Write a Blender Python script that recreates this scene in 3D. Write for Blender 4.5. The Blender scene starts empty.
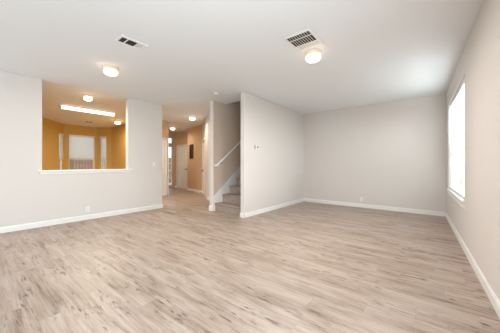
import bpy, bmesh, math, random
from mathutils import Vector, Matrix
random.seed(4)
C = bpy.context.scene.collection
S = bpy.context.scene
PI = math.pi

# ------------------------------------------------------------------ camera
CAM_H = 1.16
CEIL = 2.74
cam_d = bpy.data.cameras.new('camera')
cam = bpy.data.objects.new('camera', cam_d); C.objects.link(cam)
cam_d.sensor_width = 36; cam_d.lens = 233.5 * 36 / 500
cam_d.shift_y = -2.2 / 500
cam_d.clip_start = 0.02
cam.location = (0, 0, CAM_H)
cam.rotation_euler = (PI / 2, 0, math.radians(38.84))
S.camera = cam

# ------------------------------------------------------------------ world, daylight, exposure
w = bpy.data.worlds.new('sky'); S.world = w; w.use_nodes = True
wn = w.node_tree.nodes; wl = w.node_tree.links
bg = wn['Background']
bg.inputs[0].default_value = (0.90, 0.95, 1.0, 1)
bg.inputs[1].default_value = 1.6

def area(name, loc, rot, sx, sy, power, col):
    d = bpy.data.lights.new(name, 'AREA'); d.shape = 'RECTANGLE'; d.size = sx; d.size_y = sy
    d.energy = power; d.color = col
    o = bpy.data.objects.new(name, d); C.objects.link(o)
    o.location = loc; o.rotation_euler = rot
    return o
# daylight through the wide glass doors in the right wall beside the camera, and through the right window
RW_A, RW_B = Vector((0.14, 6.79)), Vector((0.37, 2.63)); RW_D = (RW_B - RW_A).normalized(); RW_N = Vector((-RW_D.y, RW_D.x))
def outside(y, off, z):
    p = RW_A + RW_D * ((y - RW_A.y) / RW_D.y) + RW_N * off
    return (p.x, p.y, z)
RZ = math.atan2(RW_D.y, RW_D.x)
area('daylight_glass_door', outside(0.0, 0.30, 1.2), (PI / 2, 0, RZ + PI), 2.5, 2.2, 130, (0.78, 0.89, 1.0))
area('rear_window_fill', (-4.75, -3.1 - 0.3, 1.35), (PI / 2, 0, 0), 1.2, 1.5, 45, (0.82, 0.92, 1.0))  # added fill from behind, for the stair risers and wall ends
area('daylight_window', outside(5.28, 1.1, 2.9), (math.radians(52), 0, RZ + PI), 2.2, 1.6, 420, (0.93, 0.96, 1.0))

S.view_settings.view_transform = 'Standard'
S.view_settings.look = 'None'
S.view_settings.gamma = 1
S.view_settings.use_curve_mapping = False
S.view_settings.exposure = 0.56

# ------------------------------------------------------------------ materials
def srgb(r, g, b):
    f = lambda c: (c / 255 / 12.92) if c / 255 <= 0.04045 else ((c / 255 + 0.055) / 1.055) ** 2.4
    return (f(r), f(g), f(b), 1)

def mat(name, col, rough=0.6, metal=0.0, spec=0.5, bump=0.0, bscale=200, var=0.0):
    m = bpy.data.materials.new(name); m.use_nodes = True
    nt = m.node_tree; N = nt.nodes; L = nt.links
    p = N['Principled BSDF']
    p.inputs['Base Color'].default_value = col
    p.inputs['Roughness'].default_value = rough
    p.inputs['Metallic'].default_value = metal
    p.inputs['Specular IOR Level'].default_value = spec
    if bump or var:
        tc = N.new('ShaderNodeTexCoord'); no = N.new('ShaderNodeTexNoise')
        no.inputs['Scale'].default_value = bscale; no.inputs['Detail'].default_value = 3
        L.new(tc.outputs['Object'], no.inputs['Vector'])
        if bump:
            b = N.new('ShaderNodeBump'); b.inputs['Strength'].default_value = bump
            b.inputs['Distance'].default_value = 0.002
            L.new(no.outputs['Fac'], b.inputs['Height']); L.new(b.outputs['Normal'], p.inputs['Normal'])
        if var:
            r = N.new('ShaderNodeMix'); r.data_type = 'RGBA'
            r.inputs[6].default_value = tuple(c * (1 - var) for c in col[:3]) + (1,)
            r.inputs[7].default_value = tuple(min(1, c * (1 + var)) for c in col[:3]) + (1,)
            L.new(no.outputs['Fac'], r.inputs[0]); L.new(r.outputs[2], p.inputs['Base Color'])
    return m

def emis(name, col, strength):
    m = bpy.data.materials.new(name); m.use_nodes = True
    p = m.node_tree.nodes['Principled BSDF']
    p.inputs['Base Color'].default_value = (0.9, 0.88, 0.85, 1)
    p.inputs['Emission Color'].default_value = col
    p.inputs['Emission Strength'].default_value = strength
    p.inputs['Roughness'].default_value = 0.3
    return m

def glass_mat():
    m = bpy.data.materials.new('window glass'); m.use_nodes = True
    N = m.node_tree.nodes; L = m.node_tree.links
    N.remove(N['Principled BSDF'])
    t = N.new('ShaderNodeBsdfTransparent'); t.inputs[0].default_value = (0.96, 0.98, 0.97, 1)
    g = N.new('ShaderNodeBsdfGlossy'); g.inputs['Roughness'].default_value = 0.02
    x = N.new('ShaderNodeMixShader'); x.inputs[0].default_value = 0.06
    L.new(t.outputs[0], x.inputs[1]); L.new(g.outputs[0], x.inputs[2])
    L.new(x.outputs[0], N['Material Output'].inputs[0])
    return m

def slat_mat():
    m = bpy.data.materials.new('white blind slat'); m.use_nodes = True
    N = m.node_tree.nodes; L = m.node_tree.links
    p = N['Principled BSDF']; p.inputs['Base Color'].default_value = (0.88, 0.88, 0.87, 1)
    p.inputs['Roughness'].default_value = 0.45
    t = N.new('ShaderNodeBsdfTranslucent'); t.inputs[0].default_value = (0.9, 0.92, 0.93, 1)
    x = N.new('ShaderNodeMixShader'); x.inputs[0].default_value = 0.55
    L.new(p.outputs[0], x.inputs[1]); L.new(t.outputs[0], x.inputs[2])
    L.new(x.outputs[0], N['Material Output'].inputs[0])
    return m

def floor_mat():
    m = bpy.data.materials.new('weathered oak plank floor'); m.use_nodes = True
    nt = m.node_tree; N = nt.nodes; L = nt.links
    p = N['Principled BSDF']
    tc = N.new('ShaderNodeTexCoord'); sp = N.new('ShaderNodeSeparateXYZ')
    L.new(tc.outputs['Object'], sp.inputs[0])
    def M(op, a, b=None, c=None):
        n = N.new('ShaderNodeMath'); n.operation = op
        for i, v in enumerate((a, b, c)):
            if v is None: continue
            if isinstance(v, (int, float)): n.inputs[i].default_value = v
            else: L.new(v, n.inputs[i])
        return n.outputs[0]
    W, LEN = 0.178, 1.22
    ry = M('DIVIDE', sp.outputs[1], W); row = M('FLOOR', ry); fy = M('FRACT', ry)
    wn1 = N.new('ShaderNodeTexWhiteNoise'); wn1.noise_dimensions = '1D'; L.new(row, wn1.inputs['W'])
    rx = M('ADD', M('DIVIDE', sp.outputs[0], LEN), wn1.outputs['Value'])
    col = M('FLOOR', rx); fx = M('FRACT', rx)
    cid = N.new('ShaderNodeCombineXYZ'); L.new(col, cid.inputs[0]); L.new(row, cid.inputs[1])
    wn2 = N.new('ShaderNodeTexWhiteNoise'); wn2.noise_dimensions = '2D'; L.new(cid.outputs[0], wn2.inputs['Vector'])
    # seams
    ey = M('MINIMUM', fy, M('SUBTRACT', 1.0, fy)); ex = M('MINIMUM', fx, M('SUBTRACT', 1.0, fx))
    seam = M('MAXIMUM', M('LESS_THAN', ey, 0.008), M('LESS_THAN', ex, 0.0014))
    # grain coordinates, shifted for each plank
    def grain(sx, sy, off, detail, dist, rough=0.6):
        cv = N.new('ShaderNodeCombineXYZ')
        L.new(M('MULTIPLY_ADD', sp.outputs[0], sx, M('MULTIPLY', wn2.outputs['Value'], 37.0 + off)), cv.inputs[0])
        L.new(M('MULTIPLY', sp.outputs[1], sy), cv.inputs[1])
        L.new(M('MULTIPLY', wn2.outputs['Value'], 91.0), cv.inputs[2])
        n = N.new('ShaderNodeTexNoise'); n.inputs['Scale'].default_value = 1
        n.inputs['Detail'].default_value = detail; n.inputs['Distortion'].default_value = dist
        n.inputs['Roughness'].default_value = rough
        L.new(cv.outputs[0], n.inputs['Vector'])
        return n.outputs['Fac']
    def ramp01(v, lo, hi, top=1.0):
        r = N.new('ShaderNodeMapRange'); r.inputs['From Min'].default_value = lo; r.inputs['From Max'].default_value = hi
        r.inputs['To Max'].default_value = top; L.new(v, r.inputs['Value']); return r.outputs[0]
    g1 = grain(3.2, 62, 0, 5, 0.3, 0.65)      # fine streaks
    g2 = grain(1.3, 9, 5, 7, 0.6, 0.62)      # worn patches
    g3 = grain(6.5, 44, 11, 3, 0.8, 0.6)      # short dark cracks
    g4 = grain(1.6, 5, 17, 2, 0.3)            # where the cracks gather
    ramp = N.new('ShaderNodeValToRGB'); e = ramp.color_ramp
    e.elements[0].position = 0.30; e.elements[0].color = srgb(92, 71, 55)
    e.elements[1].position = 0.62; e.elements[1].color = srgb(190, 174, 162)
    q = e.elements.new(0.44); q.color = srgb(163, 142, 126)
    mixv = M('ADD', M('MULTIPLY', g1, 0.38), M('MULTIPLY', g2, 0.62))
    mixv = M('ADD', mixv, M('MULTIPLY', M('SUBTRACT', wn2.outputs['Value'], 0.5), 0.03))
    L.new(mixv, ramp.inputs[0])
    # knots
    kc = N.new('ShaderNodeCombineXYZ'); L.new(M('MULTIPLY', sp.outputs[0], 3.2), kc.inputs[0]); L.new(M('MULTIPLY', sp.outputs[1], 6.5), kc.inputs[1])
    vo = N.new('ShaderNodeTexVoronoi'); vo.inputs['Scale'].default_value = 1; L.new(kc.outputs[0], vo.inputs['Vector'])
    vs = N.new('ShaderNodeSeparateXYZ'); L.new(vo.outputs['Color'], vs.inputs[0])
    knot = M('MULTIPLY', ramp01(vo.outputs['Distance'], 0.13, 0.04), M('GREATER_THAN', vs.outputs[0], 0.78))
    crack = M('MULTIPLY', ramp01(g3, 0.56, 0.65), ramp01(g4, 0.47, 0.60))
    dark = M('MULTIPLY', M('MAXIMUM', knot, crack), 0.85)
    mx = N.new('ShaderNodeMix'); mx.data_type = 'RGBA'
    L.new(dark, mx.inputs[0]); L.new(ramp.outputs[0], mx.inputs[6]); mx.inputs[7].default_value = srgb(84, 66, 55)
    m2 = N.new('ShaderNodeMix'); m2.data_type = 'RGBA'
    L.new(M('MULTIPLY', seam, 0.12), m2.inputs[0]); L.new(mx.outputs[2], m2.inputs[6]); m2.inputs[7].default_value = srgb(90, 70, 58)
    L.new(m2.outputs[2], p.inputs['Base Color'])
    p.inputs['Roughness'].default_value = 0.42
    p.inputs['Specular IOR Level'].default_value = 0.4
    b = N.new('ShaderNodeBump'); b.inputs['Strength'].default_value = 0.15; b.inputs['Distance'].default_value = 0.002
    L.new(g1, b.inputs['Height']); L.new(b.outputs[0], p.inputs['Normal'])
    return m

M_WALL = mat('greige wall paint', srgb(224, 217, 211), 0.75, bump=0.15, bscale=160)
M_CEIL = mat('white ceiling paint', srgb(239, 241, 243), 0.85, bump=0.15, bscale=120)
M_STAIR = mat('stairwell paint tinted for shade', srgb(216, 196, 176), 0.75)  # wall colour darkened and warmed to carry the stairwell's shade
M_TRIM = mat('white trim paint', srgb(242, 240, 236), 0.4)
M_AMBER = mat('amber kitchen paint', srgb(208, 169, 90), 0.7, bump=0.1, bscale=160)
M_KCEIL = mat('cream kitchen ceiling paint', srgb(240, 235, 222), 0.85)
M_TAN = mat('hall paint tinted by lamplight', srgb(212, 182, 148), 0.75)  # warm lamplight of the hall is mixed into this wall colour
M_FLOOR = floor_mat()
M_CARPET = mat('grey brown carpet', srgb(166, 150, 138), 0.95, spec=0.1, bump=1.0, bscale=32, var=0.55)
M_GLASS = glass_mat()
M_SLAT = slat_mat()
M_VINYL = mat('white vinyl frame', srgb(238, 240, 240), 0.35)
M_PLASTIC = mat('white plastic', srgb(240, 238, 234), 0.35)
M_CREAM = mat('cream enamel', srgb(236, 220, 196), 0.4)
M_DARK = mat('painted duct shade', srgb(38, 36, 34), 0.8)
M_LOUVER = mat('dark grey with painted shade', srgb(52, 49, 46), 0.5)  # dark colour stands in for shade on the tilted white louvers
M_NICKEL = mat('dark bronze metal', srgb(70, 62, 56), 0.35, metal=0.9)
M_RUBBER = mat('black rubber', srgb(25, 24, 24), 0.6)
M_SLOT = mat('dark slot', srgb(60, 58, 56), 0.6)
M_SCREEN = mat('grey display', srgb(110, 114, 112), 0.25)
M_BROWN = mat('dark brown wood', srgb(66, 38, 22), 0.7, var=0.25, bscale=40)
M_FENCE = mat('weathered fence wood', srgb(150, 122, 100), 0.85, var=0.25, bscale=6)
M_GRASS = mat('pale dry ground', srgb(172, 166, 152), 0.95, var=0.2, bscale=3)
M_LEAF = mat('leaf green', srgb(92, 128, 70), 0.7, var=0.3, bscale=8)
M_BOWL = emis('lit frosted glass', (1.0, 0.80, 0.56, 1), 3)
M_BOWLW = emis('lit frosted glass kitchen', (1.0, 0.78, 0.50, 1), 5)
M_TUBE = emis('lit fluorescent diffuser', (1.0, 0.93, 0.80, 1), 3)

# ------------------------------------------------------------------ mesh helpers
def box(bm, x0, y0, z0, x1, y1, z1, mtx=None):
    c = [(x0, y0, z0), (x1, y0, z0), (x1, y1, z0), (x0, y1, z0), (x0, y0, z1), (x1, y0, z1), (x1, y1, z1), (x0, y1, z1)]
    vs = [bm.verts.new(mtx @ Vector(p) if mtx else p) for p in c]
    for f in ((3, 2, 1, 0), (4, 5, 6, 7), (0, 1, 5, 4), (1, 2, 6, 5), (2, 3, 7, 6), (3, 0, 4, 7)):
        bm.faces.new([vs[i] for i in f])

def prism(bm, pts, z0, z1):
    a = [bm.verts.new((x, y, z0)) for x, y in pts]; b = [bm.verts.new((x, y, z1)) for x, y in pts]
    n = len(pts)
    bm.faces.new(a[::-1]); bm.faces.new(b)
    for i in range(n): bm.faces.new((a[i], a[(i + 1) % n], b[(i + 1) % n], b[i]))

def extrude_profile(bm, pts, axis_fn, t0, t1):
    """pts: 2D profile; axis_fn(p, q, t) -> 3D"""
    a = [bm.verts.new(axis_fn(p, q, t0)) for p, q in pts]; b = [bm.verts.new(axis_fn(p, q, t1)) for p, q in pts]
    n = len(pts)
    bm.faces.new(a[::-1]); bm.faces.new(b)
    for i in range(n): bm.faces.new((a[i], a[(i + 1) % n], b[(i + 1) % n], b[i]))

def lathe(bm, prof, seg=28, c=(0, 0, 0), mtx=None):
    rings = []
    for r, z in prof:
        if r < 1e-5:
            p = Vector((c[0], c[1], c[2] + z)); rings.append([bm.verts.new(mtx @ p if mtx else p)])
        else:
            ring = []
            for k in range(seg):
                a = 2 * PI * k / seg
                p = Vector((c[0] + r * math.cos(a), c[1] + r * math.sin(a), c[2] + z))
                ring.append(bm.verts.new(mtx @ p if mtx else p))
            rings.append(ring)
    for A, B in zip(rings, rings[1:]):
        for k in range(seg):
            k2 = (k + 1) % seg
            if len(A) == 1 and len(B) == 1: continue
            if len(A) == 1: bm.faces.new((A[0], B[k2], B[k]))
            elif len(B) == 1: bm.faces.new((A[k], A[k2], B[0]))
            else: bm.faces.new((A[k], A[k2], B[k2], B[k]))

def tube(bm, p0, p1, r, seg=12):
    p0, p1 = Vector(p0), Vector(p1); d = p1 - p0
    q = d.to_track_quat('Z', 'Y').to_matrix().to_4x4(); m = Matrix.Translation(p0) @ q
    lathe(bm, [(0, 0), (r, 0), (r, d.length), (0, d.length)], seg, mtx=m)

def obj(name, bm, m, parent=None, smooth=False, bevel=0):
    bmesh.ops.recalc_face_normals(bm, faces=bm.faces)
    me = bpy.data.meshes.new(name); bm.to_mesh(me); bm.free()
    o = bpy.data.objects.new(name, me); C.objects.link(o)
    for mm in (m if isinstance(m, (list, tuple)) else [m]): me.materials.append(mm)
    if smooth:
        for p in me.polygons: p.use_smooth = True
        me.set_sharp_from_angle(angle=math.radians(40))
    if bevel:
        b = o.modifiers.new('bevel', 'BEVEL'); b.width = bevel; b.segments = 2; b.limit_method = 'ANGLE'
    if parent: o.parent = parent
    return o

def tag(o, label, cat, group=None):
    o['label'] = label; o['category'] = cat
    if group: o['group'] = group
    return o

def thing(name, label, cat, loc=(0, 0, 0), rz=0, group=None):
    o = bpy.data.objects.new(name, None); C.objects.link(o)
    o.location = loc; o.rotation_euler = (0, 0, rz); o.empty_display_size = 0.1
    return tag(o, label, cat, group)

def struct(name, bm, m, parent=None, bevel=0):
    o = obj(name, bm, m, parent, bevel=bevel)
    if not parent: o['kind'] = 'structure'
    return o

def struct_empty(name, loc, rz=0):
    o = bpy.data.objects.new(name, None); C.objects.link(o); o.location = loc; o.rotation_euler = (0, 0, rz)
    o['kind'] = 'structure'; o.empty_display_size = 0.1
    return o

def BM(): return bmesh.new()

def copy_thing(root, loc, rz, label, group=None):
    r = root.copy(); C.objects.link(r); r.location = loc; r.rotation_euler = (0, 0, rz); r['label'] = label
    if group: r['group'] = group
    for ch in list(root.children):
        c = ch.copy(); C.objects.link(c); c.parent = r
        for g in list(ch.children):
            d = g.copy(); C.objects.link(d); d.parent = c
    return r

# ------------------------------------------------------------------ setting: floor and ceiling
XL = -5.735            # plane of the pass-through wall
XS = -3.27             # plane of the stair wall
YB = 6.77              # plane of the back wall
YR = -3.1              # rear wall with an added window (behind the camera)
RA = Vector((0.14, 6.79)); RB = Vector((0.37, 2.63)); RD = (RB - RA).normalized()   # right wall line
bm = BM(); prism(bm, [(-12.2, YR - .1), (1.0, YR - .1), (1.0, 8.6), (-12.2, 8.6)], -0.12, 0.0)
struct('floor', bm, M_FLOOR)

sx0, sx1, sy0, sy1 = -4.33, -3.38, 4.38, 8.6      # stairwell hole
bm = BM()
box(bm, XL - .06, YR - .1, CEIL, 1.0, sy0, CEIL + .28)
box(bm, sx1 + .05, sy0, CEIL, 1.0, 8.6, CEIL + .28)
box(bm, -12.2, 4.1, CEIL, XL - .06, 8.6, CEIL + .28); box(bm, -7.8, 3.37, CEIL, XL - .06, 4.1, CEIL + .28)
box(bm, XL - .06, sy0, CEIL, sx0 - .06, 8.6, CEIL + .28)
struct('ceiling', bm, M_CEIL)
bm = BM(); box(bm, -12.2, YR - .1, CEIL, XL - .06, 3.37, CEIL + .28); box(bm, -12.2, 3.37, CEIL, -7.8, 4.1, CEIL + .28)
struct('ceiling_kitchen', bm, M_KCEIL)

# ------------------------------------------------------------------ walls
T = 0.125
PO0, PO1, PSILL = 0.96, 2.50, 1.05                # pass-through opening
bm = BM()
extrude_profile(bm, [(YR, 0), (3.39, 0), (3.39, CEIL), (PO1, CEIL), (PO1, PSILL - .03), (PO0, PSILL - .03), (PO0, CEIL), (YR, CEIL)],
                lambda a, b, x: (x, a, b), XL - T, XL)
struct('wall_left', bm, M_WALL, bevel=0.012)
bm = BM(); box(bm, XS - .11, 3.86, 0, XS, YB + .1, CEIL); box(bm, XS - .11, sy0, CEIL, XS, 8.6, 5.3)
struct('wall_stair', bm, M_WALL, bevel=0.012)
bm = BM(); box(bm, XS, YB, 0, RA.x + .2, YB + .14, CEIL)
struct('wall_back', bm, M_WALL)

# right wall, in its own frame: local x along the wall from the back corner towards the camera, local +y outward
rz = math.atan2(RD.y, RD.x)
RM = Matrix.Translation((RA.x, RA.y, 0)) @ Matrix.Rotation(rz, 4, 'Z')
def sR(y): return (y - RA.y) / RD.y
RLEN = sR(YR)
ws0, ws1, wz0, wz1 = sR(6.28), sR(4.275), 0.64, 2.40
bm = BM(); TR = 0.17
box(bm, -.1, 0, 0, ws0, TR, CEIL, RM)
box(bm, ws0, 0, 0, ws1, TR, wz0, RM); box(bm, ws0, 0, wz1, ws1, TR, CEIL, RM)
gs0, gs1, gz1 = sR(1.30), sR(-1.30), 2.35
box(bm, ws1, 0, 0, gs0, TR, CEIL, RM); box(bm, gs0, 0, gz1, gs1, TR, CEIL, RM); box(bm, gs1, 0, 0, RLEN + .1, TR, CEIL, RM)
struct('wall_right', bm, M_WALL)

# rear wall behind the camera, and the glass doors of the right wall
rx0, rx1, rz0, rz1 = -5.4, -4.1, .6, 2.1
bm = BM(); box(bm, XL - T, YR - .14, 0, rx0, YR, CEIL); box(bm, rx1, YR - .14, 0, 1.0, YR, CEIL)
box(bm, rx0, YR - .14, 0, rx1, YR, rz0); box(bm, rx0, YR - .14, rz1, rx1, YR, CEIL); struct('wall_rear', bm, M_WALL)
d = struct_empty('door_1', (RA.x, RA.y, 0), rz)
bm = BM(); gm = (gs0 + gs1) / 2
for x in (gs0, gm - .04, gs1 - .08): box(bm, x, .06, 0, x + .08, .14, gz1)
box(bm, gs0 + .08, .06, gz1 - .08, gs1 - .08, .14, gz1); box(bm, gs0 + .08, .06, 0, gs1 - .08, .14, .08)
obj('door_frame', bm, M_VINYL, d)
bm = BM(); box(bm, gs0 + .08, .095, .08, gs1 - .08, .1, gz1 - .08); obj('pane', bm, M_GLASS, d)

# stairwell
bm = BM(); box(bm, -4.462, 3.925, 0, -4.328, 3.94, CEIL); struct('wall_end_lit', bm, M_WALL, bevel=.006)  # end face of the stairwell wall, capped lighter to look lit
bm = BM(); extrude_profile(bm, [(3.94, 0), (8.6, 0), (8.6, 5.3), (sy0, 5.3), (sy0, CEIL), (3.94, CEIL)], lambda a, b, x: (x, a, b), -4.46, -4.33)
struct('wall_stairwell', bm, M_STAIR, bevel=0.01)
bm = BM(); box(bm, -4.46, 8.6, 0, XS, 8.72, 5.3)
box(bm, -4.46, sy0 - .12, CEIL + .28, XS, sy0, 5.3); struct('wall_landing', bm, M_STAIR)
bm = BM(); box(bm, -4.46, sy0 - .12, 5.3, XS, 8.72, 5.42); struct('ceiling_stairwell', bm, M_CEIL)

# hall walls
def wall_seg(bm, p, q, z0, z1, t=0.12, s0=0.0, s1=None):
    """box with its visible face on the line p->q, thickness to the left of the direction"""
    p, q = Vector(p), Vector(q); d = (q - p); L = d.length; d.normalize(); n = Vector((-d.y, d.x))
    if s1 is None: s1 = L
    a, b = p + d * s0, p + d * s1
    prism(bm, [tuple(a), tuple(b), tuple(b + n * t), tuple(a + n * t)], z0, z1)

bm = BM(); wall_seg(bm, (-5.85, 5.05), (-4.46, 5.05), 0, CEIL); struct('wall_closet', bm, M_WALL)
DA, DB = Vector((-7.3, 6.05)), Vector((-5.85, 5.05)); DL = (DB - DA).length
dd0, dd1, dh = 0.12, 1.00, 2.04
bm = BM(); wall_seg(bm, DA, DB, 0, CEIL, s1=dd0); wall_seg(bm, DA, DB, 0, CEIL, s0=dd1); wall_seg(bm, DA, DB, dh, CEIL, s0=dd0, s1=dd1)
struct('wall_diagonal', bm, M_WALL)
bm = BM(); prism(bm, [(-8.75, 6.4), (-7.3, 6.05), (-7.3, 6.2), (-8.72, 6.9), (-8.75, 6.9)], 0, CEIL)
struct('wall_hall', bm, M_TAN)
YE, XE = 6.72, -10.25
ed0, ed1 = -9.99, -9.17
bm = BM(); wall_seg(bm, (XE - .14, YE), (ed0, YE), 0, CEIL); wall_seg(bm, (ed1, YE), (-8.75, YE), 0, CEIL); wall_seg(bm, (ed0, YE), (ed1, YE), dh, CEIL)
struct('wall_entry', bm, M_TAN)

bm = BM()
SL0, SL1 = 6.30, 6.62
box(bm, XE - .14, 4.71, 0, XE, SL0, CEIL); box(bm, XE - .14, SL0, 0, XE, SL1, .12)
box(bm, XE - .14, SL0, 2.47, XE, SL1, CEIL); box(bm, XE - .14, SL1, 0, XE, YE, CEIL); box(bm, XE - .14, SL0, 2.04, XE, SL1, 2.18)
struct('wall_front', bm, M_TAN)
XK = -7.75
kd0, kd1 = 4.02, 4.83 - .04
bm = BM(); box(bm, XK - .12, 4.05, dh + .03, XK, 4.83, CEIL); box(bm, XK - .12, kd1, 0, XK, 4.83, dh + .03); box(bm, XE, 4.71, 0, XK - .12, 4.83, CEIL)
struct('wall_coat_closet', bm, M_TAN)

# kitchen walls
KA, KB, KC, KD = (-10.3, 1.70), (-11.41, 2.57), (-11.41, 3.69), (-10.87, 4.05)
def seg_hole(bm, p, q, s0, s1, z0, z1, t=0.14):
    L = (Vector(q) - Vector(p)).length
    wall_seg(bm, p, q, 0, CEIL, t, 0, s0); wall_seg(bm, p, q, 0, CEIL, t, s1, L)
    wall_seg(bm, p, q, 0, z0, t, s0, s1); wall_seg(bm, p, q, z1, CEIL, t, s0, s1)
kz0, kz1 = 0.72, 2.35
segs = [(KA, KB, 1.04, 1.385), (KB, KC, 0.14, 1.06), (KC, KD, 0.12, 0.43)]   # bay: left, centre, right
bm = BM()
for p, q, s0, s1 in segs: seg_hole(bm, p, q, s0, s1, kz0, kz1)
wall_seg(bm, (-10.3, -0.7), KA, 0, CEIL); wall_seg(bm, (XL - T, -0.7), (-10.3, -0.7), 0, CEIL)
wall_seg(bm, KD, (XK, 4.05), 0, CEIL)
struct('wall_kitchen', bm, M_AMBER)
# kitchen side of the pass-through wall and the return towards the hall
bm = BM(); box(bm, XL - T - .02, -0.7, 0, XL - T, PO0, CEIL); box(bm, XL - T - .02, PO1 + .03, 0, XL - T, 3.36, CEIL)
struct('wall_breakfast', bm, M_AMBER)

# ------------------------------------------------------------------ baseboards
def base_run(name, runs, h=0.10, t=0.016):
    bm = BM()
    for p, q in runs:
        p, q = Vector(p), Vector(q); d = (q - p).normalized(); n = Vector((d.y, -d.x))    # room side: right of the direction
        prof = [(0, 0), (t, 0), (t, h - .018), (t * .45, h), (0, h)]
        extrude_profile(bm, prof, lambda a, z, k: tuple((p + d * k + n * a).to_3d() + Vector((0, 0, z))), 0, (q - p).length)
    return struct(name, bm, M_TRIM)
base_run('baseboard_left', [((XL, YR), (XL, 3.39 + .016)), ((XL + .016, 3.39), (XL - T, 3.39))])
base_run('baseboard_stair', [((XS, 3.86 - .016), (XS, YB))][0:0] + [((XS, YB), (XS, 3.86 - .016))][0:0] + [((XS - .11, 3.86), (XS + .016, 3.86))])
base_run('baseboard_thermostat', [((XS, 3.845), (XS, YB))])
base_run('baseboard_back', [((XS, YB), (RA.x + .02, YB))])
pr0 = RA; pr1 = RA + RD * RLEN
base_run('baseboard_right', [(tuple(RA), tuple(RA + RD * gs0)), (tuple(RA + RD * gs1), tuple(pr1))])
base_run('baseboard_hall', [((-5.85, 5.05), (-4.46, 5.05)), ((-8.75, 6.4), (-7.3, 6.05)), ((XE, YE), (ed0 - .07, YE)), ((ed1 + .07, YE), (-8.75, YE))])
base_run('baseboard_stairwell', [((-4.475, 3.925), (-4.33, 3.925))], h=0.13)

# ------------------------------------------------------------------ pass-through ledge
bm = BM()
box(bm, XL - T - .03, PO0 + .002, PSILL - .029, XL + .001, PO1 - .002, PSILL); box(bm, XL + .001, PO0 - .06, PSILL - .03, XL + .05, PO1 + .09, PSILL)
led = thing('ledge', 'white ledge capping the half wall under the pass-through opening to the amber kitchen', 'ledge', (XL, 1.73, PSILL - .03))
def place(o, root):          # give a part the frame of its thing (parts are modelled in world space)
    o.parent = root
    m = Matrix.Translation(root.location) @ Matrix.Rotation(root.rotation_euler.z, 4, 'Z')
    o.data.transform(m.inverted()); return o
place(obj('top_board', bm, M_TRIM, bevel=.006), led)
bm = BM(); box(bm, XL, PO0 - .03, PSILL - .075, XL + .016, PO1 + .06, PSILL - .03); place(obj('apron', bm, M_TRIM), led)

# ------------------------------------------------------------------ windows and blinds
def blind(name, label, root_m, s0, s1, y0, zt, zb, pitch, tilt, group=None, wand=True, depth=0.048):
    """blind in a local frame: x along the window, y depth (centre of slats at y0)"""
    r = bpy.data.objects.new(name, None); C.objects.link(r); r.empty_display_size = .1
    r.matrix_world = root_m @ Matrix.Translation(((s0 + s1) / 2, y0, zt)); tag(r, label, 'blind', group)
    hw = (s1 - s0) / 2; hz = zb - zt
    bm = BM(); box(bm, -hw, -.03, -.07, hw, .03, 0); obj('headrail', bm, M_VINYL, r, bevel=.004)
    bm = BM(); z = -.09
    while z > hz + .03:
        m = Matrix.Translation((0, 0, z)) @ Matrix.Rotation(tilt, 4, 'X')
        box(bm, -hw + .004, -depth / 2, -.0014, hw - .004, depth / 2, .0014, m); z -= pitch
    obj('slats', bm, M_SLAT, r)
    bm = BM(); box(bm, -hw + .002, -.026, hz, hw - .002, .026, hz + .02); obj('bottom_rail', bm, M_VINYL, r, bevel=.003)
    n = 3 if hw > .6 else 2
    for k in range(n):
        x = -hw * .8 + 1.6 * hw * k / (n - 1)
        bm = BM(); tube(bm, (x, -.027, hz + .01), (x, -.027, -.06), .0012, 6); obj('ladder_cord', bm, M_VINYL, r)
    if wand:
        bm = BM(); tube(bm, (-hw * .9, -.036, -.75), (-hw * .9, -.036, -.06), .004, 8); obj('tilt_wand', bm, M_VINYL, r)
    return r

def window(name, root_m, s0, s1, z0, z1, y0, mull=(), rails=(), fw=.045, fd=.06):
    r = bpy.data.objects.new(name, None); C.objects.link(r); r['kind'] = 'structure'; r.empty_display_size = .1
    r.matrix_world = root_m @ Matrix.Translation(((s0 + s1) / 2, y0, z0))
    hw = (s1 - s0) / 2; h = z1 - z0
    bm = BM()
    box(bm, -hw, 0, 0, -hw + fw, fd, h); box(bm, hw - fw, 0, 0, hw, fd, h)
    box(bm, -hw + fw, 0, 0, hw - fw, fd, fw); box(bm, -hw + fw, 0, h - fw, hw - fw, fd, h)
    obj('window_frame', bm, M_VINYL, r, bevel=.004)
    for x in mull:
        bm = BM(); box(bm, x - .03, .004, fw, x + .03, fd - .004, h - fw); obj('mullion', bm, M_VINYL, r)
    for z in rails:
        bm = BM(); box(bm, -hw + fw, .01, z - .02, hw - fw, fd - .01, z + .02); obj('meeting_rail', bm, M_VINYL, r)
    bm = BM(); box(bm, -hw + fw * .5, fd * .55, fw * .5, hw - fw * .5, fd * .55 + .005, h - fw * .5); obj('pane', bm, M_GLASS, r)
    return r

window('window_7', Matrix.Translation((0, YR, 0)) @ Matrix.Rotation(PI, 4, 'Z'), -rx1 + .002, -rx0 - .002, rz0, rz1, .06, mull=(0,))  # unseen window added behind the camera to light the stair fronts
# right wall window
win = window('window_1', RM, ws0 + .002, ws1 - .002, wz0, wz1, TR - .065, mull=(0,), rails=(.80,))
bm = BM(); hw = (ws1 - ws0) / 2
box(bm, -hw, -(TR - .065), -.005, hw, 0, .022); box(bm, -hw - .03, -(TR - .065) - .03, -.005, hw + .03, -(TR - .065), .022)
obj('sill', bm, M_TRIM, win, bevel=.004)
bm = BM(); box(bm, -hw - .02, -(TR - .065) - .016, -.075, hw + .02, -(TR - .065), -.005); obj('apron', bm, M_TRIM, win)
blind('window_blind', 'wide white slatted blind filling the bright window on the right wall', RM, ws0 + .01, ws1 - .01, .055, wz1 - .005, wz0 + .03, .046, math.radians(-24))

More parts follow.
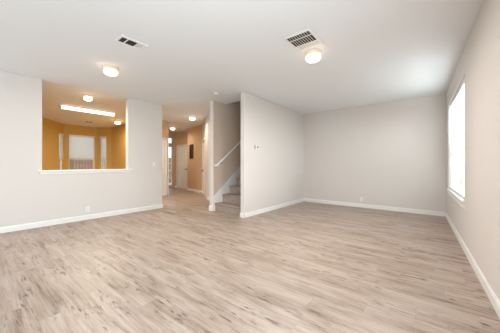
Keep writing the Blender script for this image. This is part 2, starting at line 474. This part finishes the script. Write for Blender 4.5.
# kitchen bay windows
for i, ((p, q, s0, s1), lab) in enumerate(zip(segs, (
        'narrow white blind in the left angled side of the kitchen bay, beyond the pass-through',
        'broad white blind half lowered over the middle window of the kitchen bay',
        'narrow white blind in the right angled side of the kitchen bay, beyond the pass-through'))):
    p, q = Vector(p), Vector(q); d = (q - p).normalized()
    m = Matrix.Translation((p.x, p.y, 0)) @ Matrix.Rotation(math.atan2(d.y, d.x), 4, 'Z')
    window('window_%d' % (i + 2), m, s0 + .002, s1 - .002, kz0, kz1, .07, rails=(.66,), fw=.03)
    blind('window_blind', lab, m, s0 + .008, s1 - .008, .034, kz1 - .002, 1.37, .036, math.radians(50), 'blinds in the kitchen bay', wand=(i == 1), depth=.044)

# sidelight beside the entry
m = Matrix.Translation((XE, 0, 0)) @ Matrix.Rotation(PI / 2, 4, 'Z')
window('window_5', m, SL0 + .002, SL1 - .002, .12, 2.04, .04, rails=(.36, .72, 1.08, 1.44), fw=.03)
window('window_6', m, SL0 + .002, SL1 - .002, 2.18, 2.47, .04, fw=.03)

# ------------------------------------------------------------------ doors
def panel_door(name, root_m, W, H, knob_x, lever, casing=.06, t=.04):
    r = bpy.data.objects.new(name, None); C.objects.link(r); r['kind'] = 'structure'; r.empty_display_size = .1
    r.matrix_world = root_m
    # local: x along, -y towards the viewer, leaf flush .02 inside
    g = .006
    pw = (W - .11 * 2 - .09) / 2
    cols = [.11, .11 + pw + .09]; rows = [(.20, .80), (.93, 1.55), (1.66, H - .11)]
    bm = BM(); y0 = .02
    box(bm, g, y0 + .010, g, W - g, y0 + t, H - g)                    # core
    xs = [g, cols[0], cols[0] + pw, cols[1], cols[1] + pw, W - g]
    for a, b in ((0, 1), (2, 3), (4, 5)): box(bm, xs[a], y0, g, xs[b], y0 + .011, H - g)
    zs = [g, rows[0][0], rows[0][1], rows[1][0], rows[1][1], rows[2][0], rows[2][1], H - g]
    for c in cols:
        for a, b in ((0, 1), (2, 3), (4, 5), (6, 7)): box(bm, c, y0, zs[a], c + pw, y0 + .011, zs[b])
        for a, b in rows: box(bm, c + .03, y0 + .003, a + .03, c + pw - .03, y0 + .011, b - .03)
    obj('door_leaf', bm, M_TRIM, r)
    bm = BM()
    box(bm, -casing, -.016, 0, 0, 0, H + casing); box(bm, W, -.016, 0, W + casing, 0, H + casing); box(bm, 0, -.016, H, W, 0, H + casing)
    obj('casing', bm, M_TRIM, r, bevel=.004)
    bm = BM()
    mt = Matrix.Translation((knob_x, y0, .92)) @ Matrix.Rotation(PI / 2, 4, 'X')
    if lever:
        lathe(bm, [(0, 0), (.028, 0), (.028, .008), (.011, .012), (.011, .045), (0, .045)], 16, mtx=mt)
        s = -1 if knob_x > W / 2 else 1
        box(bm, min(knob_x, knob_x + s * .11), y0 - .05, .91, max(knob_x, knob_x + s * .11), y0 - .036, .932)
    else:
        lathe(bm, [(0, 0), (.03, 0), (.03, .006), (.012, .012), (.012, .03), (.024, .036), (.029, .05), (.024, .063), (0, .068)], 18, mtx=mt)
    obj('door_handle', bm, M_NICKEL, r, smooth=True)
    return r
panel_door('door_2', Matrix.Translation((ed0, YE, 0)), ed1 - ed0, dh, (ed1 - ed0) - .09, True)
dd = (DB - DA).normalized(); p = DA + dd * dd0
panel_door('door_3', Matrix.Translation((p.x, p.y, 0)) @ Matrix.Rotation(math.atan2(dd.y, dd.x), 4, 'Z'), dd1 - dd0, dh, .08, False)
panel_door('door_4', Matrix.Translation((XK, kd0 + .03, 0)) @ Matrix.Rotation(PI / 2, 4, 'Z'), kd1 - kd0 - .03, dh + .03, .08, False, casing=.035)
bm = BM(); tube(bm, (-7.17, 5.90, .05), (-7.13, 5.83, .05), .008); lathe(bm, [(0, 0), (.016, 0), (.016, .03), (0, .03)], 12, mtx=Matrix.Translation((-7.135, 5.845, .05)) @ Vector((.5, -.86, 0)).to_track_quat('Z', 'Y').to_matrix().to_4x4())
st = thing('doorstop', 'small black doorstop on the baseboard below the hall door with the round knob', 'doorstop', (-7.15, 5.87, .05)); place(obj('stop_post', bm, M_RUBBER), st)

# ------------------------------------------------------------------ staircase
st = thing('staircase', 'carpeted staircase climbing between two walls behind the thermostat wall', 'staircase', (-3.855, 3.95, 0))
R_, T_ = 0.197, 0.262
for k in range(14):
    y = 3.965 + k * T_; z0 = k * R_; z1 = z0 + R_
    bm = BM()
    prof = [(0.012, max(0, z0 - .02)), (0.012, z1 - .045), (-.012, z1 - .032), (-.018, z1 - .012), (-.006, z1), (T_ + .02, z1), (T_ + .02, max(0, z0 - .02))]
    extrude_profile(bm, prof, lambda a, b, x: (x, y + a, b), sx0 + .014, sx1 - .014)
    place(obj('step', bm, M_CARPET, bevel=.006), st)
slope = R_ / T_
for xa in (sx0, sx1 - .014):
    bm = BM()
    y1 = 3.965 + 10 * T_; yb = 3.945
    pts = [(yb, 0), (yb, .37), (y1, .37 + slope * (y1 - yb)), (y1, .1 + slope * (y1 - yb) - .3), (4.3, 0)]
    extrude_profile(bm, pts, lambda a, b, x: (x, a, b), xa, xa + .014)
    place(obj('skirt_board', bm, M_TRIM, bevel=.003), st)

hr = thing('handrail', 'slim white handrail slanting up the left wall of the stairs', 'handrail', (-4.33, 3.98, 1.08))
ra, rb = Vector((-4.25, 3.98, 1.13)), Vector((-4.25, 6.8, 1.13 + 2.82 * .745))
def rail_bm(a, b, wd=.038, ht=.05):
    bm = BM(); d = (b - a); q = d.to_track_quat('Y', 'Z').to_matrix().to_4x4()
    box(bm, -wd / 2, 0, -ht / 2, wd / 2, d.length, ht / 2, Matrix.Translation(a) @ q); return bm
place(obj('rail', rail_bm(ra, rb), M_TRIM, bevel=.012), hr)
place(obj('rail_return', rail_bm(Vector((-4.33, 3.98, 1.125)), Vector((-4.235, 3.995, 1.135))), M_TRIM, bevel=.01), hr)
for t in (.06, .38, .75):
    p = ra.lerp(rb, t); bm = BM()
    tube(bm, (p.x, p.y, p.z - .03), (p.x - .02, p.y, p.z - .075), .007); tube(bm, (p.x - .02, p.y, p.z - .075), (-4.33, p.y, p.z - .075), .007)
    lathe(bm, [(0, 0), (.028, 0), (.028, .006), (0, .006)], 16, mtx=Matrix.Translation((-4.33, p.y, p.z - .075)) @ Matrix.Rotation(PI / 2, 4, 'Y'))
    place(obj('bracket', bm, M_NICKEL), hr)

# ------------------------------------------------------------------ lamps
def bowl_light(label, x, y, group, mbowl, power, col, R=.102, globe=False):
    r = thing('ceiling_light', label, 'ceiling light', (x, y, CEIL), 0, group)
    bm = BM(); lathe(bm, [(0, 0), (.118, 0), (.121, -.012), (.116, -.024), (.1, -.052), (.088, -.058), (0, -.058)], 32); obj('base', bm, M_CREAM, r, smooth=True)
    if globe: prof = [(.05, -.05), (.06, -.06)] + [(R * math.sin(t), -.055 - R * .55 * (1 - math.cos(t))) for t in (0.9, 1.2, 1.5, 1.8, 2.1, 2.4, 2.7)] + [(0, -.055 - R * 1.1)]
    else: prof = [(.082, -.058), (.092, -.061), (R, -.074), (R * 1.0, -.09), (R * .9, -.108), (R * .66, -.124), (R * .35, -.134), (0, -.138)]
    bm = BM(); lathe(bm, prof, 32); b = obj('glass_bowl', bm, mbowl, r, smooth=True)
    bm = BM(); zb = prof[-1][1]; lathe(bm, [(0, zb - .016), (.006, zb - .014), (.008, zb - .006), (.005, zb + .002), (0, zb + .002)], 12); obj('finial', bm, M_CREAM, r, smooth=True)
    l = bpy.data.lights.new('lamp_glow', 'AREA'); l.shape = 'DISK'; l.size = .2; l.energy = power; l.color = col
    lo = bpy.data.objects.new('lamp_glow', l); C.objects.link(lo); lo.parent = r; lo.location = (0, 0, zb - .03)
    return r
WARM = (1.0, .84, .68)
bowl_light('round ceiling light with lit glass bowl right beside the wide square vent', -1.37, 3.12, 'living room ceiling lights', M_BOWL, 30, (1, .95, .90))
bowl_light('round ceiling light with lit glass bowl in front of the pass-through, behind the narrow vent', -4.15, 1.54, 'living room ceiling lights', M_BOWL, 10, (1, .93, .86))
bowl_light('lit round globe ceiling light in the kitchen, in front of the long tube light', -6.18, 1.82, 'kitchen ceiling lights', M_BOWLW, 16, (1, .92, .78), R=.082, globe=True)
bowl_light('lit round ceiling light in the kitchen near the bay, beyond the tube light', -9.0, 3.57, 'kitchen ceiling lights', M_BOWLW, 16, (1, .80, .55))
bowl_light('nearer lit ceiling light in the hall, beside the stairs', -6.3, 4.79, 'hall ceiling lights', M_BOWL, 9, (1, .84, .64))
bowl_light('farther lit ceiling light in the hall, towards the entry', -8.73, 5.63, 'hall ceiling lights', M_BOWL, 9, (1, .84, .64))

fx = thing('fluorescent_fixture', 'long lit fluorescent tube light on the kitchen ceiling', 'ceiling light', (-7.77, 2.32, CEIL))
bm = BM(); box(bm, -.08, -.68, -.035, .08, .68, 0); obj('housing', bm, M_TRIM, fx, bevel=.004)
bm = BM(); extrude_profile(bm, [(-.075, -.035), (-.07, -.075), (-.045, -.095), (.045, -.095), (.07, -.075), (.075, -.035)], lambda a, b, y: (a, y, b), -.64, .64); obj('diffuser', bm, M_TUBE, fx)
for s in (-1, 1):
    bm = BM(); box(bm, -.08, min(s * .64, s * .68), -.1, .08, max(s * .64, s * .68), -.035); obj('end_cap', bm, M_CREAM, fx, bevel=.004)
l = bpy.data.lights.new('tube_glow', 'AREA'); l.shape = 'RECTANGLE'; l.size = .14; l.size_y = 1.2; l.energy = 30; l.color = (1, .90, .74)
lo = bpy.data.objects.new('tube_glow', l); C.objects.link(lo); lo.parent = fx; lo.location = (0, 0, -.11)

# ------------------------------------------------------------------ ceiling registers
def register(label, x, y, W, L, bands, group=None, bars=9):
    """bands: (y0, y1, tilt) along the length; louvers lie across the bands"""
    r = thing('ceiling_vent', label, 'vent', (x, y, CEIL), 0, group)
    hx, hy = W / 2, L / 2; fr = .03
    bm = BM()
    box(bm, -hx - fr, -hy - fr, -.012, -hx, hy + fr, 0); box(bm, hx, -hy - fr, -.012, hx + fr, hy + fr, 0)
    box(bm, -hx, -hy - fr, -.012, hx, -hy, 0); box(bm, -hx, hy, -.012, hx, hy + fr, 0)
    for (a, b, t), (c, d, t2) in zip(bands, bands[1:]): box(bm, -hx, b, -.011, hx, c, -.002)
    obj('frame', bm, M_PLASTIC, r, bevel=.003)
    bm = BM(); box(bm, -hx, -hy, -.0025, hx, hy, -.0005); obj('duct_shade', bm, M_DARK, r)  # thin dark sheet under the ceiling, painting the shade inside the duct
    for a, b, t in bands:
        bm = BM(); n = max(3, int(round((b - a) / .017)))
        for k in range(n):
            yy = a + (k + .5) * (b - a) / n
            m = Matrix.Translation((0, yy, -.0065)) @ Matrix.Rotation(t, 4, 'X')
            box(bm, -hx, -.0075, -.0006, hx, .0075, .0006, m)
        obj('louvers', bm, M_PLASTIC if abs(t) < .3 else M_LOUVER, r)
    if bars:
        bm = BM()
        for k in range(1, bars): 
            xx = -hx + W * k / bars; box(bm, xx - .003, bands[0][0], -.012, xx + .003, bands[1][1], -.0095)
        obj('cross_bars', bm, M_PLASTIC, r)
    return r
register('wide square white ceiling vent with dark grille next to a lit ceiling light', -1.335, 2.755, .29, .37,
         [(-.185, -.105, -.9), (-.085, .06, -.9), (.08, .185, .1)], 'living room ceiling vents')
register('narrow white ceiling vent with two dark grille sections, nearer the kitchen pass-through', -3.10, 1.40, .135, .28,
         [(-.14, -.08, -.9), (-.062, .045, -.9), (.055, .14, .1)], 'living room ceiling vents', bars=0)
register('small dark vent on the kitchen ceiling before the bay windows', -10.1, 3.05, .2, .3, [(-.14, -.07, -.9), (-.06, .06, -.9), (.07, .14, .1)], bars=0)

ul = thing('ceiling_light', 'unseen round ceiling light added at the top of the stairs to brighten the stairwell', 'ceiling light', (-3.85, 7.6, 5.3))  # added fixture out of view, lifts the dark upper stairwell
bm = BM(); lathe(bm, [(0, 0), (.1, 0), (.1, -.04), (0, -.04)], 24); obj('base', bm, M_CREAM, ul)
bm = BM(); lathe(bm, [(.09, -.04), (.11, -.06), (.09, -.11), (0, -.13)], 24); obj('glass_bowl', bm, mat('frosted glass', srgb(235, 225, 210), .4), ul, smooth=True)
l = bpy.data.lights.new('landing_fill', 'POINT'); l.energy = 3; l.color = (1, .74, .5); l.shadow_soft_size = .1  # weak fill light added for the wall above the stairs
lo = bpy.data.objects.new('landing_fill', l); C.objects.link(lo); lo.parent = ul; lo.location = (0, 0, -.3)

# ------------------------------------------------------------------ small fittings
sd = thing('smoke_detector', 'small round white smoke detector on the ceiling in front of the stairs', 'smoke detector', (-3.83, 3.57, CEIL))
bm = BM(); lathe(bm, [(0, 0), (.065, 0), (.065, -.012), (0, -.012)], 28); obj('mounting_plate', bm, M_PLASTIC, sd)
bm = BM(); lathe(bm, [(.058, -.012), (.06, -.03), (.045, -.042), (.02, -.045), (0, -.045)], 28); obj('cover', bm, M_PLASTIC, sd, smooth=True)

th = thing('thermostat', 'small white thermostat with grey display on the stair-side wall', 'thermostat', (XS, 4.29, 1.555))
bm = BM(); box(bm, 0, -.075, -.05, .012, .075, .05); obj('back_plate', bm, M_PLASTIC, th, bevel=.004)
bm = BM(); box(bm, .012, -.055, -.042, .028, .07, .042); obj('body', bm, M_PLASTIC, th, bevel=.004)
bm = BM(); box(bm, .028, .0, -.022, .030, .045, .02); obj('display', bm, M_SCREEN, th)
bm = BM(); box(bm, .012, -.073, -.045, .02, -.06, .045); obj('side_slot', bm, M_LOUVER, th)

def wall_plate(label, name, cat, loc, rz, kind, group=None):
    r = thing(name, label, cat, loc, rz, group)       # local: -y out of the wall
    bm = BM(); box(bm, -.036, -.006, -.058, .036, 0, .058); obj('cover_plate', bm, M_PLASTIC, r, bevel=.003)
    if kind == 'switch':
        bm = BM(); box(bm, -.012, -.008, -.022, .012, -.006, .022); obj('switch_surround', bm, M_PLASTIC, r)
        bm = BM(); box(bm, -.005, -.018, -.002, .005, -.008, .014); obj('toggle', bm, M_PLASTIC, r, bevel=.002)
    else:
        for z in (-.021, .021):
            bm = BM(); lathe(bm, [(0, 0), (.017, 0), (.017, .003), (0, .003)], 20, mtx=Matrix.Translation((0, -.006, z)) @ Matrix.Rotation(PI / 2, 4, 'X'))
            f = obj('socket', bm, M_PLASTIC, r)
            bm = BM()
            for x in (-.006, .006): box(bm, x - .0012, -.0098, z - .002, x + .0012, -.009, z + .008)
            tube(bm, (0, -.009, z - .008), (0, -.0098, z - .008), .003, 8)
            obj('slots', bm, M_SLOT, f)
    bm = BM(); lathe(bm, [(0, 0), (.003, 0), (.002, .0015), (0, .0015)], 8, mtx=Matrix.Translation((0, -.006, .03 if kind == 'switch' else 0)) @ Matrix.Rotation(PI / 2, 4, 'X')); obj('screw', bm, M_PLASTIC, r)
    return r
wall_plate('white light switch at the end of the pass-through wall, next to the hall', 'light_switch', 'light switch', (XL, 3.15, 1.16), PI / 2, 'switch')
wall_plate('white wall outlet low on the pass-through wall below the kitchen opening', 'wall_outlet', 'outlet', (XL, 1.68, .22), PI / 2, 'outlet', 'wall outlets')
wall_plate('white wall outlet low on the plain back wall', 'wall_outlet', 'outlet', (-1.60, YB, .22), 0, 'outlet', 'wall outlets')

# dark wooden panel with slats on the hall wall
pd = (Vector((-7.3, 6.05)) - Vector((-8.75, 6.4))).normalized(); pc = Vector((-8.75, 6.4)) + pd * .46
pn = thing('wall_plaque', 'dark brown upright wooden panel on the tan hall wall between two white doors', 'wall panel', (pc.x, pc.y, 1.41), math.atan2(pd.y, pd.x))
bm = BM(); box(bm, -.18, -.012, 0, .18, 0, .61); obj('back_board', bm, M_BROWN, pn)
bm = BM()
box(bm, -.18, -.03, 0, -.14, -.012, .61); box(bm, .14, -.03, 0, .18, -.012, .61); box(bm, -.14, -.03, 0, .14, -.012, .04); box(bm, -.14, -.03, .57, .14, -.012, .61); box(bm, -.14, -.03, .285, .14, -.012, .325)
obj('frame', bm, M_BROWN, pn, bevel=.004)

# ------------------------------------------------------------------ outside the windows
bm = BM(); box(bm, -40, -30, -.5, 30, 40, -.25); struct('ground', bm, M_GRASS)
fe = thing('fence', 'weathered brown board fence outside the kitchen bay windows', 'fence', (-16.0, 5, -.25))
bm = BM(); y = -6.0
while y < 6: box(bm, 0, y, 0, .02, y + .135, 1.9 + random.uniform(-.02, .02)); y += .145
obj('boards', bm, M_FENCE, fe)
for z in (.35, 1.5):
    bm = BM(); box(bm, .02, -6, z, .06, 6, z + .09); obj('rail', bm, M_FENCE, fe)
for y in (-5.9, -3.5, -1.1, 1.3, 3.7, 5.8):
    bm = BM(); box(bm, -.09, y, 0, 0, y + .09, 1.95); obj('post', bm, M_FENCE, fe)
